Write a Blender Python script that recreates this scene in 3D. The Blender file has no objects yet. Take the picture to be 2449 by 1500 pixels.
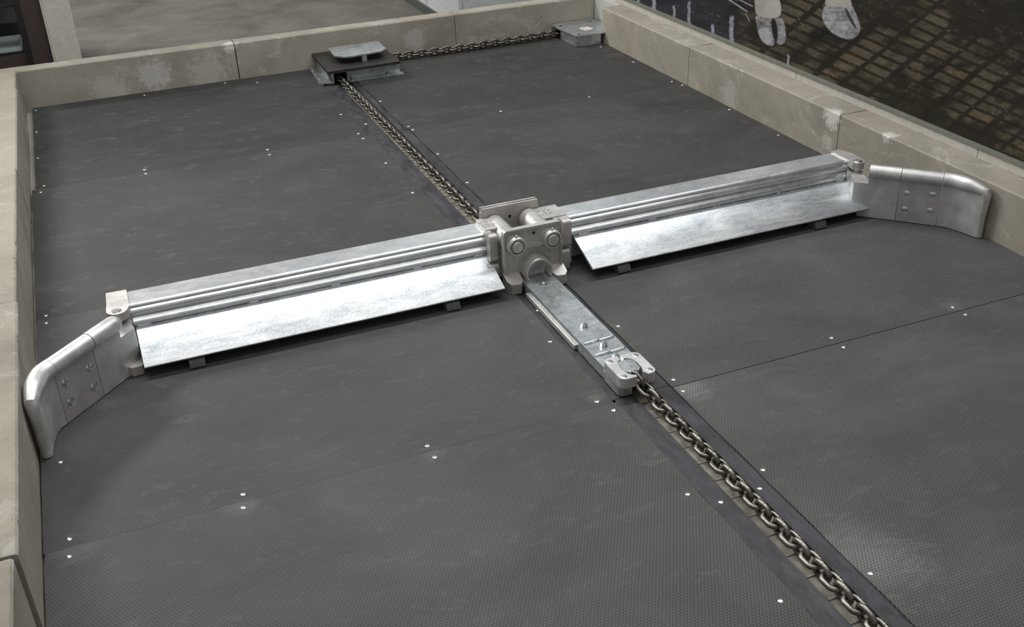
import bpy, bmesh, math, random
import numpy as np
from mathutils import Vector, Matrix

# ------------------------------------------------------------------ camera, world, lights, exposure
scn = bpy.context.scene
COL = scn.collection
cam_data = bpy.data.cameras.new('camera')
cam_data.sensor_width = 36.0
cam_data.lens = 2555.39476 / 2449.0 * 36.0
cam_data.clip_start = 0.02
cam = bpy.data.objects.new('camera', cam_data)
COL.objects.link(cam)
RW = Matrix(((0.9249018, -0.3786087, -0.0348152), (0.2112127, 0.4355041, 0.8750574), (-0.3161422, -0.8166955, 0.4827655)))
cam.matrix_world = Matrix.Translation((-1.17122, -2.7946, 1.57)) @ RW.transposed().to_4x4()
scn.camera = cam

world = bpy.data.worlds.new('hall'); scn.world = world; world.use_nodes = True
wb = world.node_tree.nodes['Background']
wb.inputs[0].default_value = (1.0, 0.985, 0.965, 1); wb.inputs[1].default_value = 0.29

def area(name, loc, size, power, target=None, col=(1, 0.97, 0.93)):
    d = bpy.data.lights.new(name, 'AREA'); d.shape = 'RECTANGLE'
    d.size, d.size_y = size; d.energy = power; d.color = col
    o = bpy.data.objects.new(name, d); COL.objects.link(o); o.location = loc
    if target is not None:
        o.rotation_euler = (Vector(target) - Vector(loc)).to_track_quat('-Z', 'Y').to_euler()
    return o
area('ceiling_lamp_row_middle', (0.6, 1.25, 4.0), (5.4, 0.40), 140, col=(0.94, 0.97, 1.0))
area('ceiling_lamp_row_rear', (-3.5, 5.7, 4.2), (2.8, 0.8), 330, (0, 0.3, 0))
area('front_fill_light', (0.2, -1.25, 4.1), (5.2, 1.1), 40, (0.2, -1.2, 0))  # added overhead fill, whitens the bar ribs and front faces

scn.view_settings.view_transform = 'Standard'
scn.view_settings.look = 'None'
scn.view_settings.gamma = 1.0
scn.view_settings.use_curve_mapping = False
scn.view_settings.exposure = 0.14

random.seed(7)
rng = np.random.default_rng(5)

# ------------------------------------------------------------------ material helpers
class NT:
    def __init__(s, name):
        s.m = bpy.data.materials.new(name); s.m.use_nodes = True
        s.t = s.m.node_tree; s.n = s.t.nodes; s.b = s.n['Principled BSDF']
    def add(s, typ, **kw):
        nd = s.n.new(typ)
        for k, v in kw.items(): setattr(nd, k, v)
        return nd
    def link(s, a, b): s.t.links.new(a, b)
    def coord(s, scale=(1, 1, 1), rot=(0, 0, 0)):
        g = s.add('ShaderNodeNewGeometry'); mp = s.add('ShaderNodeMapping')
        s.link(g.outputs['Position'], mp.inputs['Vector'])
        mp.inputs['Scale'].default_value = scale; mp.inputs['Rotation'].default_value = rot
        return mp.outputs[0]
    def noise(s, scale, detail=4, rough=0.6, vec=None, dist=0.0):
        nd = s.add('ShaderNodeTexNoise'); nd.inputs['Scale'].default_value = scale
        nd.inputs['Detail'].default_value = detail; nd.inputs['Roughness'].default_value = rough
        nd.inputs['Distortion'].default_value = dist
        s.link(vec if vec is not None else s.coord(), nd.inputs['Vector'])
        return nd.outputs['Fac']
    def ramp(s, fac, stops):
        nd = s.add('ShaderNodeValToRGB'); e = nd.color_ramp.elements
        while len(e) < len(stops): e.new(0.5)
        for k, (p, c) in enumerate(stops):
            e[k].position = p; e[k].color = (c if len(c) == 4 else (*c, 1)) if isinstance(c, tuple) else (c, c, c, 1)
        s.link(fac, nd.inputs[0]); return nd.outputs[0]
    def mix(s, fac, a, b, mode='MIX'):
        nd = s.add('ShaderNodeMix', data_type='RGBA', blend_type=mode)
        for sock, v in ((nd.inputs[0], fac), (nd.inputs[6], a), (nd.inputs[7], b)):
            if isinstance(v, (int, float)): sock.default_value = v
            elif isinstance(v, tuple): sock.default_value = (*v, 1) if len(v) == 3 else v
            else: s.link(v, sock)
        return nd.outputs[2]
    def math(s, op, a, b=None, c=None, clamp=False):
        nd = s.add('ShaderNodeMath', operation=op); nd.use_clamp = clamp
        for k, v in enumerate((a, b, c)):
            if v is None: continue
            if isinstance(v, (int, float)): nd.inputs[k].default_value = v
            else: s.link(v, nd.inputs[k])
        return nd.outputs[0]
    def bump(s, h, strength, dist):
        nd = s.add('ShaderNodeBump'); nd.inputs['Strength'].default_value = strength
        nd.inputs['Distance'].default_value = dist; s.link(h, nd.inputs['Height'])
        s.link(nd.outputs[0], s.b.inputs['Normal'])
    def set(s, **kw):
        names = dict(col='Base Color', rough='Roughness', metal='Metallic', spec='Specular IOR Level')
        for k, v in kw.items():
            sock = s.b.inputs[names[k]]
            if isinstance(v, (int, float)): sock.default_value = v
            elif isinstance(v, tuple): sock.default_value = (*v, 1)
            else: s.link(v, sock)

def m_plain(name, col, rough=0.5, metal=0.0, spec=0.5):
    t = NT(name); t.set(rough=rough, metal=metal, spec=spec)
    n = t.noise(35, 4)
    t.set(col=t.mix(0.35, col, t.mix(1.0, t.ramp(n, [(0.3, 0.6), (0.7, 1.25)]), col, 'MULTIPLY')))
    return t.m

def m_concrete(name, a, b, pale, spots=()):
    t = NT(name)
    big = t.noise(2.6, 5, 0.62, dist=0.6)
    c = t.mix(t.ramp(big, [(0.32, 0.0), (0.66, 1.0)]), a, b)
    fine = t.noise(170, 3, 0.7)
    c = t.mix(0.5, c, t.mix(1.0, t.ramp(fine, [(0.28, 0.82), (0.75, 1.14)]), c, 'MULTIPLY'))
    lime = t.noise(5.5, 8, 0.7, vec=t.coord((1, 1, 1.6)), dist=1.3)
    c = t.mix(t.ramp(lime, [(0.56, 0.0), (0.74, 0.6)]), c, pale)
    wob = t.noise(38, 5, 0.75)
    for (px, py, pz, pr_, am) in spots:      # lime bloom and chipped corners
        g = t.add('ShaderNodeNewGeometry'); vd = t.add('ShaderNodeVectorMath', operation='DISTANCE')
        t.link(g.outputs['Position'], vd.inputs[0]); vd.inputs[1].default_value = (px, py, pz)
        q = t.math('DIVIDE', t.math('ADD', vd.outputs['Value'], t.math('MULTIPLY', t.math('SUBTRACT', wob, 0.5), pr_ * 2.6)), pr_)
        c = t.mix(t.math('MULTIPLY', t.ramp(q, [(0.55, 1.0), (1.0, 0.0)]), am), c, (0.62, 0.61, 0.58))
    pits = t.noise(60, 2, 0.5)
    c = t.mix(t.ramp(pits, [(0.25, 0.55), (0.33, 0.0)]), c, tuple(x * 0.45 for x in a))
    t.set(col=c, rough=0.86, spec=0.3)
    t.bump(t.math('ADD', t.math('MULTIPLY', fine, 0.6), lime), 0.35, 0.002)
    return t.m

def hexdist(t):
    """distance to the nearest point of a hexagonal lattice of studs, pitch 8 mm"""
    g = t.add('ShaderNodeNewGeometry'); a = 0.0082
    outs = []
    for off in (0.0, 0.5):
        mp = t.add('ShaderNodeMapping'); mp.inputs['Scale'].default_value = (1 / a, 1 / (a * 1.732), 0)
        mp.inputs['Location'].default_value = (off, off, 0)
        t.link(g.outputs['Position'], mp.inputs[0])
        fr = t.add('ShaderNodeVectorMath', operation='FRACTION'); t.link(mp.outputs[0], fr.inputs[0])
        sb = t.add('ShaderNodeVectorMath', operation='SUBTRACT'); t.link(fr.outputs[0], sb.inputs[0]); sb.inputs[1].default_value = (0.5, 0.5, 0)
        ml = t.add('ShaderNodeVectorMath', operation='MULTIPLY'); t.link(sb.outputs[0], ml.inputs[0]); ml.inputs[1].default_value = (1, 1.732, 0)
        ln = t.add('ShaderNodeVectorMath', operation='LENGTH'); t.link(ml.outputs[0], ln.inputs[0])
        outs.append(ln.outputs['Value'])
    return t.math('MINIMUM', outs[0], outs[1])

def m_mat(name, tint, dusty=(), relief=1.0):
    t = NT(name)
    d = hexdist(t)
    stud = t.ramp(d, [(0.26, 1.0), (0.5, 0.0)])
    big = t.noise(1.7, 6, 0.65, vec=t.coord((1, 1.5, 1)), dist=0.5)
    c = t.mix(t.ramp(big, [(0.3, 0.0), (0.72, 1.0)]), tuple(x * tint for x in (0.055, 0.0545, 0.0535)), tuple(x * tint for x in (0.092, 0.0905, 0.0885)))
    smear = t.noise(9, 7, 0.72, vec=t.coord((1, 2.2, 1), (0, 0, 0.4)), dist=1.4)
    c = t.mix(t.ramp(smear, [(0.55, 0.0), (0.78, 0.45)]), c, (0.17, 0.168, 0.16))
    dust = t.noise(3.1, 3, 0.5)
    rim = t.ramp(d, [(0.40, 0.0), (0.52, 1.0)])
    msk = t.math('MULTIPLY', t.ramp(dust, [(0.60, 0.0), (0.76, 0.25)]), rim)
    for (px, py, pr_) in dusty:          # chalky dust left in the grooves round some screws
        g = t.add('ShaderNodeNewGeometry'); vd = t.add('ShaderNodeVectorMath', operation='DISTANCE')
        t.link(g.outputs['Position'], vd.inputs[0]); vd.inputs[1].default_value = (px, py, 0)
        w = t.math('MULTIPLY', t.ramp(t.math('DIVIDE', t.math('ADD', vd.outputs['Value'], t.math('MULTIPLY', t.math('SUBTRACT', smear, 0.5), pr_ * 2.4)), pr_), [(0.25, 1.0), (1.0, 0.0)]), t.math('ADD', rim, 0.22, clamp=True))
        msk = t.math('MAXIMUM', msk, t.math('MULTIPLY', w, 0.62 if pr_ > 0.07 else 0.32))
    c = t.mix(msk, c, (0.36, 0.36, 0.35))
    speck = t.noise(420, 1, 0.5)
    c = t.mix(t.ramp(speck, [(0.74, 0.0), (0.80, 0.8)]), c, (0.38, 0.38, 0.37))
    t.set(col=c, rough=t.ramp(big, [(0.2, 0.60), (0.8, 0.74)]), spec=0.24)
    t.bump(t.math('ADD', stud, t.math('MULTIPLY', smear, 0.25)), relief, 0.0011)
    return t.m

def m_galv(name, lo, hi, rough=(0.2, 0.4), grain=(1, 1, 1), bump=0.12, metal=1.0, grit=0.0):
    grit0 = 1.0 - grit
    t = NT(name)
    v = t.add('ShaderNodeTexVoronoi'); v.inputs['Scale'].default_value = 60
    t.link(t.coord(grain), v.inputs['Vector'])
    sp = t.add('ShaderNodeSeparateColor'); t.link(v.outputs['Color'], sp.inputs[0])
    big = t.noise(11, 6, 0.7, vec=t.coord(grain), dist=1.0)
    f = t.math('ADD', t.math('MULTIPLY', sp.outputs[0], 0.12), t.math('MULTIPLY', big, 0.85))
    base = t.mix(t.ramp(f, [(0.36, 0.0), (0.72, 1.0)]), lo, hi)
    if grit > 0:
        g = t.noise(330, 3, 0.8, vec=t.coord((0.5, 1, 1)))
        base = t.mix(1.0, base, t.mix(t.ramp(t.math('ADD', t.math('MULTIPLY', g, 0.75), t.math('MULTIPLY', big, 0.25)), [(0.36, 0.0), (0.52, 1.0)]), (grit0,) * 3, (1, 1, 1)), 'MULTIPLY')
    t.set(col=base, metal=metal)
    n2 = t.noise(130, 4, 0.7, vec=t.coord(grain))
    t.set(rough=t.ramp(t.math('ADD', t.math('MULTIPLY', n2, 0.5), t.math('MULTIPLY', big, 0.5)), [(0.3, rough[0]), (0.72, rough[1])]))
    t.bump(t.math('ADD', n2, big), bump, 0.0012)
    return t.m

def m_cast(name, lo, hi, rough=0.46, metal=0.6, bump=0.3):
    t = NT(name)
    big = t.noise(14, 5, 0.65); fine = t.noise(420, 2, 0.6)
    t.set(col=t.mix(t.ramp(big, [(0.3, 0.0), (0.7, 1.0)]), lo, hi), metal=metal,
          rough=t.ramp(t.math('ADD', t.math('MULTIPLY', fine, 0.4), t.math('MULTIPLY', big, 0.6)), [(0.3, rough - 0.08), (0.7, rough + 0.12)]))
    t.bump(t.math('ADD', fine, t.math('MULTIPLY', big, 0.8)), bump, 0.0008)
    return t.m

M = {}
M['concrete_side'] = m_concrete('cast_concrete', (0.25, 0.228, 0.186), (0.36, 0.332, 0.277), (0.55, 0.545, 0.505),
    ((1.5, 0.515, 0.165, 0.055, 0.8), (1.5, 0.53, 0.06, 0.04, 0.35), (1.515, 0.195, 0.19, 0.035, 0.8), (-0.485, 2.83, 0.18, 0.045, 0.9),
     (-0.88, 2.83, 0.08, 0.09, 0.45), (-0.62, 2.83, 0.05, 0.12, 0.3), (-1.10, 2.83, 0.03, 0.11, 0.3), (0.50, 2.83, 0.08, 0.07, 0.3), (1.5, 1.25, 0.05, 0.08, 0.25)))
M['concrete_pale'] = m_concrete('pale_concrete', (0.42, 0.42, 0.39), (0.5, 0.5, 0.46), (0.58, 0.59, 0.56))
M['hall'] = m_concrete('hall_concrete', (0.075, 0.071, 0.060), (0.13, 0.126, 0.11), (0.17, 0.166, 0.15))
M['slab'] = m_concrete('slab_concrete', (0.27, 0.25, 0.21), (0.36, 0.34, 0.3), (0.5, 0.49, 0.46))
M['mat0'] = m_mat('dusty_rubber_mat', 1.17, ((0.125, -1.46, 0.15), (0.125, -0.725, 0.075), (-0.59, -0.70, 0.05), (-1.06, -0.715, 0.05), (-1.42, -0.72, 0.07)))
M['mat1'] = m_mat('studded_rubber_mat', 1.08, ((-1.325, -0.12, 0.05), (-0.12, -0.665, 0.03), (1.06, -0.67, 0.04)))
M['mat2'] = m_mat('dark_rubber_mat', 0.70, relief=0.35)  # base tint steps darker row by row towards the far end
M['mat3'] = m_mat('darkest_rubber_mat', 0.58, relief=0.25)
M['galv'] = m_galv('galvanised_steel', (0.44, 0.475, 0.485), (0.76, 0.80, 0.81), metal=0.78)
M['lip'] = m_galv('bright_galvanised_plate', (0.60, 0.64, 0.67), (0.93, 0.95, 0.97), (0.30, 0.5), (0.45, 1.4, 1.4), 0.22, 0.72, 0.45)
M['bar'] = m_galv('galvanised_profile', (0.64, 0.68, 0.69), (0.93, 0.95, 0.95), (0.20, 0.34), (0.6, 1, 1), 0.015, 0.72)
M['cast'] = m_cast('cast_steel', (0.42, 0.405, 0.385), (0.62, 0.60, 0.575))
M['wing'] = m_cast('smooth_cast_iron', (0.50, 0.495, 0.485), (0.72, 0.715, 0.705), 0.38)
M['plate'] = m_cast('bare_steel_plate', (0.44, 0.435, 0.425), (0.64, 0.635, 0.62), 0.38, 0.6, 0.1)
M['steel'] = m_plain('zinc_steel', (0.74, 0.78, 0.8), 0.24, 1.0)
M['chain'] = m_cast('oiled_chain_steel', (0.12, 0.112, 0.097), (0.26, 0.242, 0.212), 0.32, 0.9, 0.15)
M['strip'] = m_galv('dark_wear_strip', (0.010, 0.010, 0.012), (0.062, 0.063, 0.068), (0.52, 0.72), (1, 0.35, 1), 0.06, 0.0)
M['rubber'] = m_plain('black_rubber', (0.022, 0.021, 0.019), 0.55)
M['black'] = m_plain('black_paint', (0.012, 0.012, 0.012), 0.4)
M['shoe'] = m_plain('grey_plastic', (0.11, 0.11, 0.105), 0.6)
M['white'] = m_plain('white_panel', (0.50, 0.52, 0.53), 0.45)
M['ledge'] = m_plain('pale_board', (0.50, 0.48, 0.43), 0.55)
M['lipgreen'] = m_plain('grey_green_frame', (0.17, 0.175, 0.14), 0.4)
M['skirt'] = m_plain('dark_skirting', (0.065, 0.075, 0.065), 0.5)
M['cream'] = m_plain('cream_paint', (0.55, 0.53, 0.46), 0.5)
M['brown'] = m_plain('dark_brown_board', (0.05, 0.035, 0.033), 0.45)
M['sticker'] = m_plain('paper_sticker', (0.66, 0.62, 0.58), 0.6)
M['sticker_ink'] = m_plain('faded_ink', (0.35, 0.22, 0.2), 0.6)
M['tray'] = m_plain('polished_tray', (0.62, 0.72, 0.71), 0.3, 0.6)

# ------------------------------------------------------------------ mesh helpers
def thing(name, label, cat, loc=(0, 0, 0), group=None):
    o = bpy.data.objects.new(name, None); COL.objects.link(o); o.location = loc
    o.empty_display_size = 0.05
    tag(o, label, cat, group); return o
def tag(o, label, cat, group=None):
    o['label'] = label; o['category'] = cat
    if group: o['group'] = group
    return o
def wloc(o):
    p = Vector((0, 0, 0))
    while o: p += o.location; o = o.parent
    return p
def link_bm(name, bm, mat, parent=None, smooth=True, angle=38, bev=0.0, label=None):
    if bev > 0:
        bmesh.ops.bevel(bm, geom=[e for e in bm.edges if len(e.link_faces) == 2 and e.calc_face_angle(0) > 0.6],
                        offset=bev, segments=2, affect='EDGES', profile=0.7, clamp_overlap=True)
    bmesh.ops.recalc_face_normals(bm, faces=bm.faces)
    me = bpy.data.meshes.new(name); bm.to_mesh(me); bm.free()
    v = np.empty(len(me.vertices) * 3); me.vertices.foreach_get('co', v); v = v.reshape(-1, 3)
    c = (v.min(0) + v.max(0)) / 2
    v -= c; me.vertices.foreach_set('co', v.ravel()); me.update()
    if smooth:
        for p in me.polygons: p.use_smooth = True
        me.set_sharp_from_angle(angle=math.radians(angle))
    me.materials.append(mat)
    o = bpy.data.objects.new(name, me); COL.objects.link(o)
    o.location = Vector(c) - (wloc(parent) if parent else Vector((0, 0, 0)))
    if parent: o.parent = parent
    if label: o['label'] = label
    return o
def bm_box(bm, x0, x1, y0, y1, z0, z1):
    vs = [bm.verts.new((x, y, z)) for x in (x0, x1) for y in (y0, y1) for z in (z0, z1)]
    for f in ((0, 1, 3, 2), (4, 6, 7, 5), (0, 4, 5, 1), (2, 3, 7, 6), (0, 2, 6, 4), (1, 5, 7, 3)):
        bm.faces.new([vs[k] for k in f])
def box(name, x0, x1, y0, y1, z0, z1, mat, parent=None, bev=0.002, **k):
    bm = bmesh.new(); bm_box(bm, x0, x1, y0, y1, z0, z1)
    return link_bm(name, bm, mat, parent, bev=bev, **k)
def bm_prism(bm, poly, lo, hi, axis='Z'):
    def P(a, b, h):
        return {'Z': (a, b, h), 'X': (h, a, b), 'Y': (a, h, b)}[axis]
    A = [bm.verts.new(P(a, b, lo)) for a, b in poly]; B = [bm.verts.new(P(a, b, hi)) for a, b in poly]
    n = len(poly)
    bm.faces.new(A); bm.faces.new(B[::-1])
    for k in range(n): bm.faces.new((A[k], A[(k + 1) % n], B[(k + 1) % n], B[k]))
def prism(name, poly, lo, hi, axis, mat, parent=None, bev=0.0, **k):
    bm = bmesh.new(); bm_prism(bm, poly, lo, hi, axis)
    return link_bm(name, bm, mat, parent, bev=bev, **k)
def frame(d):
    d = Vector(d).normalized(); u = d.cross(Vector((0, 0, 1)))
    if u.length < 0.05: u = d.cross(Vector((1, 0, 0)))
    u.normalize(); return u, d.cross(u).normalized()
def bm_lathe(bm, p0, d, prof, seg=28, cap=True):
    """prof: list of (distance along d, radius)"""
    d = Vector(d).normalized(); u, v = frame(d); p0 = Vector(p0); rings = []
    for (h, r) in prof:
        if r < 1e-6: rings.append([bm.verts.new(p0 + d * h)]); continue
        rings.append([bm.verts.new(p0 + d * h + (u * math.cos(2 * math.pi * k / seg) + v * math.sin(2 * math.pi * k / seg)) * r) for k in range(seg)])
    for a, b in zip(rings, rings[1:]):
        for k in range(seg):
            k2 = (k + 1) % seg
            if len(a) == 1 and len(b) == 1: continue
            if len(a) == 1: bm.faces.new((a[0], b[k], b[k2]))
            elif len(b) == 1: bm.faces.new((a[k], a[k2], b[0]))
            else: bm.faces.new((a[k], a[k2], b[k2], b[k]))
    if cap:
        for r in (rings[0], rings[-1]):
            if len(r) > 1: bm.faces.new(r)
def lathe(name, p0, d, prof, mat, parent=None, seg=28, **k):
    bm = bmesh.new(); bm_lathe(bm, p0, d, prof, seg)
    return link_bm(name, bm, mat, parent, **k)
def cyl(name, p0, d, L, r, mat, parent=None, seg=28, b=0.0015, **k):
    return lathe(name, p0, d, [(0, r - b), (b, r), (L - b, r), (L, r - b)], mat, parent, seg, **k)
def bm_tube(bm, path, rad, seg=18, closed=False, dome=(False, False), rads=None):
    path = [Vector(p) for p in path]; n = len(path); rings = []
    pts, rr, tang = [], [], []
    for k in range(n):
        a = path[(k - 1) % n] if (closed or k > 0) else path[k]
        b = path[(k + 1) % n] if (closed or k < n - 1) else path[k]
        pts.append(path[k]); rr.append(rads[k] if rads else rad); tang.append((b - a).normalized())
    if dome[0]:
        t0 = tang[0]; ex = [(path[0] - t0 * rad * math.sin(a), rad * math.cos(a), t0) for a in (1.5, 1.2, 0.85, 0.45)]
        for p, r, t in reversed(ex): pts.insert(0, p); rr.insert(0, r); tang.insert(0, t)
        pts[:4] = [e[0] for e in ex]; rr[:4] = [e[1] for e in ex]
    if dome[1]:
        rad = rr[-1]
        t1 = tang[-1]
        for a in (0.45, 0.85, 1.2, 1.5): pts.append(path[-1] + t1 * rad * math.sin(a)); rr.append(rad * math.cos(a)); tang.append(t1)
    u0, _ = frame(tang[0]); u = u0
    for p, r, t in zip(pts, rr, tang):
        u = (u - t * u.dot(t)).normalized(); w = t.cross(u)
        rings.append([bm.verts.new(p + (u * math.cos(2 * math.pi * k / seg) + w * math.sin(2 * math.pi * k / seg)) * r) for k in range(seg)])
    m = len(rings)
    for k in range(m if closed else m - 1):
        a, b = rings[k], rings[(k + 1) % m]
        for j in range(seg): bm.faces.new((a[j], a[(j + 1) % seg], b[(j + 1) % seg], b[j]))
    if not closed: bm.faces.new(rings[0]); bm.faces.new(rings[-1])
def rrect(x0, x1, y0, y1, r, seg=5):
    out = []
    for cx, cy, a0 in ((x1 - r, y1 - r, 0), (x0 + r, y1 - r, 90), (x0 + r, y0 + r, 180), (x1 - r, y0 + r, 270)):
        for k in range(seg + 1):
            a = math.radians(a0 + 90 * k / seg); out.append((cx + r * math.cos(a), cy + r * math.sin(a)))
    return out
def ray_poly(c, ang, poly):
    dx, dy = math.cos(ang), math.sin(ang); best = None
    for (ax_, ay), (bx, by) in zip(poly, poly[1:] + poly[:1]):
        ex, ey = bx - ax_, by - ay; den = dx * ey - dy * ex
        if abs(den) < 1e-12: continue
        t = ((ax_ - c[0]) * ey - (ay - c[1]) * ex) / den; s = ((ax_ - c[0]) * dy - (ay - c[1]) * dx) / den
        if t > 0 and -1e-9 <= s <= 1 + 1e-9 and (best is None or t < best): best = t
    return (c[0] + dx * best, c[1] + dy * best)
def bm_holed(bm, outer, c, hole, lo, hi, axis, rim=0.0, rimh=0.0, n=72, gaps=()):
    """plate of outline `outer` with a hole (function angle -> radius) about c, optional raised rim on the lo side"""
    def P(a, b, h): return {'Z': (a, b, h), 'Y': (a, h, b)}[axis]
    angs = sorted(set([2 * math.pi * k / n for k in range(n)] + [math.atan2(y - c[1], x - c[0]) % (2 * math.pi) for x, y in outer]))
    L = []
    for a in angs:
        o = ray_poly(c, a, outer); r = hole(a); i = (c[0] + r * math.cos(a), c[1] + r * math.sin(a))
        dd = math.hypot(o[0] - c[0], o[1] - c[1]); q = (dd - rim) / dd
        rm = (c[0] + (o[0] - c[0]) * q, c[1] + (o[1] - c[1]) * q)
        q2 = (dd - rim - 0.002) / dd; rm2 = (c[0] + (o[0] - c[0]) * q2, c[1] + (o[1] - c[1]) * q2)
        ring = [P(*o, hi), P(*o, lo - rimh)]
        if rim > 0: ring += [P(*rm, lo - rimh), P(*rm2, lo)]
        ring += [P(*i, lo), P(*i, hi)]
        L.append([bm.verts.new(p) for p in ring])
    m = len(L[0])
    def ingap(a): return any(abs((a - g + math.pi) % (2 * math.pi) - math.pi) < w for g, w in gaps)
    N = len(L); skip = []
    for k in range(N):
        a = (angs[k] + ((angs[(k + 1) % N] - angs[k]) % (2 * math.pi)) / 2) % (2 * math.pi); skip.append(ingap(a))
    for k in range(N):
        if skip[k]: continue
        A, B = L[k], L[(k + 1) % N]
        for j in range(m): bm.faces.new((A[j], A[(j + 1) % m], B[(j + 1) % m], B[j]))
        if skip[k - 1]: bm.faces.new(A)
        if skip[(k + 1) % N]: bm.faces.new(B[::-1])
    for v in [v for v in bm.verts if not v.link_faces]: bm.verts.remove(v)

# ------------------------------------------------------------------ setting
def struct(o): o['kind'] = 'structure'; return o
struct(box('floor', -9, 9, -6, 14, -0.12, -0.052, M['hall'], bev=0))
# channel slab with the slot for the chain
bm = bmesh.new()
bm_box(bm, -1.66, -0.022, -2.4, 2.83, -0.05, -0.021); bm_box(bm, 0.047, 1.64, -2.4, 2.83, -0.05, -0.021)
struct(link_bm('floor_channel', bm, M['slab'], smooth=False))
t = NT('slot_floor')
br = t.add('ShaderNodeTexBrick'); br.inputs['Scale'].default_value = 1.0
br.inputs['Brick Width'].default_value = 0.0722; br.inputs['Row Height'].default_value = 0.09; br.inputs['Mortar Size'].default_value = 0.0022
br.offset = 0.0
sw = t.add('ShaderNodeMapping'); gg = t.add('ShaderNodeNewGeometry'); t.link(gg.outputs['Position'], sw.inputs[0])
sw.inputs['Rotation'].default_value = (0, 0, math.pi / 2); sw.inputs['Location'].default_value = (0, 0.03, 0)
t.link(sw.outputs[0], br.inputs['Vector'])
ns = t.noise(60, 5, 0.7, vec=t.coord((1, 0.12, 1)))
base = t.mix(t.ramp(ns, [(0.35, 0.0), (0.65, 1.0)]), (0.16, 0.145, 0.115), (0.40, 0.37, 0.315))
t.set(col=t.mix(br.outputs['Fac'], base, (0.05, 0.045, 0.035)), rough=0.7)
t.bump(t.math('SUBTRACT', ns, br.outputs['Fac']), 0.5, 0.002)
M['slot'] = t.m
struct(box('floor_slot', -0.022, 0.047, -2.4, 2.5, -0.05, -0.0165, M['slot'], bev=0))
# white partition behind the far kerb, its dark skirting
struct(box('wall_back', 0.918, 3.6, 3.25, 7.5, -0.05, 2.6, M['white'], bev=0.003))
struct(box('baseboard_back', 0.904, 0.918, 3.25, 7.5, -0.05, 0.002, M['skirt'], bev=0.002))
struct(box('trim_1', 0.905, 0.925, 3.235, 3.255, 0.002, 2.6, M['white'], bev=0.002))
bm = bmesh.new()
for x in (1.28, 1.64, 2.0, 2.36): bm_box(bm, x - 0.004, x + 0.004, 3.244, 3.251, -0.05, 2.6)
for y in (3.9, 4.4, 4.9): bm_box(bm, 0.913, 0.919, y - 0.004, y + 0.004, 0.002, 2.6)
struct(link_bm('trim_2', bm, M['white'], smooth=False))
# right hand wall that carries the big print
struct(box('wall_right', 1.645, 1.72, -1.6, 2.62, 0.19, 1.9, M['white'], bev=0))
ys = [-1.6, -1.16, -0.124, 0.938, 1.984, 2.62]
for a, b in zip(ys, ys[1:]):
    box_o = struct(box('trim_3', 1.625, 1.645, a + 0.0015, b - 0.0015, 0.189, 0.222, M['ledge'], bev=0.0015))

# ------------------------------------------------------------------ concrete kerb blocks
def kerb(length, prof, origin, along, label, flip=False):
    """prof: (across, z) closed outline; swept along with small chips on the arrises"""
    n = max(4, int(length / 0.009)); bm = bmesh.new(); rings = []
    top = max(z for _, z in prof)
    for k in range(n + 1):
        s = length * k / n; ring = []
        for j, (a, z) in enumerate(prof):
            ch = 0.0
            if z > top - 0.012:
                ch = random.uniform(0, 0.0012)
                if random.random() < 0.025: ch += random.uniform(0.001, 0.0035)
            if k in (0, n): ch += 0.001
            zz = z - ch if abs(z - top) < 1e-6 else z
            aa = a + (ch * (0.9 if a < sum(p[0] for p in prof) / len(prof) else -0.9) if z < top and z > top - 0.012 else 0)
            p = (origin[0] + aa, origin[1] + s, zz) if along == 'Y' else (origin[0] + s, origin[1] + aa, zz)
            ring.append(bm.verts.new(p))
        rings.append(ring)
    m = len(prof)
    for A, B in zip(rings, rings[1:]):
        for j in range(m): bm.faces.new((A[j], A[(j + 1) % m], B[(j + 1) % m], B[j]))
    bm.faces.new(rings[0]); bm.faces.new(rings[-1][::-1])
    return bm
def kprof(w, h, z0=-0.05, b=0.006):
    return [(0, z0), (w, z0), (w, h - b), (w - b, h), (w * 0.66, h), (w * 0.33, h), (b, h), (0, h - b), (0, h * 0.5)]
def kerb_block(length, w, h, origin, along, label, group, mat='concrete_side'):
    bm = kerb(length, kprof(w, h), origin, along, label)
    o = link_bm('concrete_kerb_block', bm, M[mat], angle=30)
    return tag(o, label, 'concrete block', group)
GL, GF, GR = 'kerb blocks along the left side', 'kerb blocks across the far end', 'kerb blocks below the big print'
kerb_block(1.30, 0.13, 0.205, (-1.637, -2.262, 0), 'Y', 'nearest grey concrete block of the left kerb, beyond an open joint', GL)
kerb_block(1.146, 0.13, 0.203, (-1.629, -0.949, 0), 'Y', 'long concrete block of the left kerb where the scraper wing tip touches', GL)
kerb_block(1.138, 0.13, 0.202, (-1.633, 0.20, 0), 'Y', 'concrete block of the left kerb just behind the left scraper arm', GL)
kerb_block(1.135, 0.13, 0.200, (-1.631, 1.341, 0), 'Y', 'concrete block of the left kerb opposite the far row of mats', GL)
kerb_block(0.345, 0.13, 0.198, (-1.637, 2.480, 0), 'Y', 'short concrete filler piece in the far left corner', GL)
kerb_block(1.36, 0.095, 0.187, (-1.826, 2.830, 0), 'X', 'long concrete block of the far kerb in front of the cream post', GF)
kerb_block(1.197, 0.095, 0.186, (-0.461, 2.830, 0), 'X', 'middle concrete block of the far kerb behind the black lidded box', GF)
kerb_block(0.848, 0.095, 0.187, (0.739, 2.830, 0), 'X', 'right concrete block of the far kerb behind the slack chain', GF)
kerb_block(0.932, 0.15, 0.190, (1.5, 1.618, 0), 'Y', 'farthest concrete block of the right kerb beside the corner box', GR)
kerb_block(1.144, 0.15, 0.190, (1.5, 0.470, 0), 'Y', 'concrete block of the right kerb below the printed hooves', GR)
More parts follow.
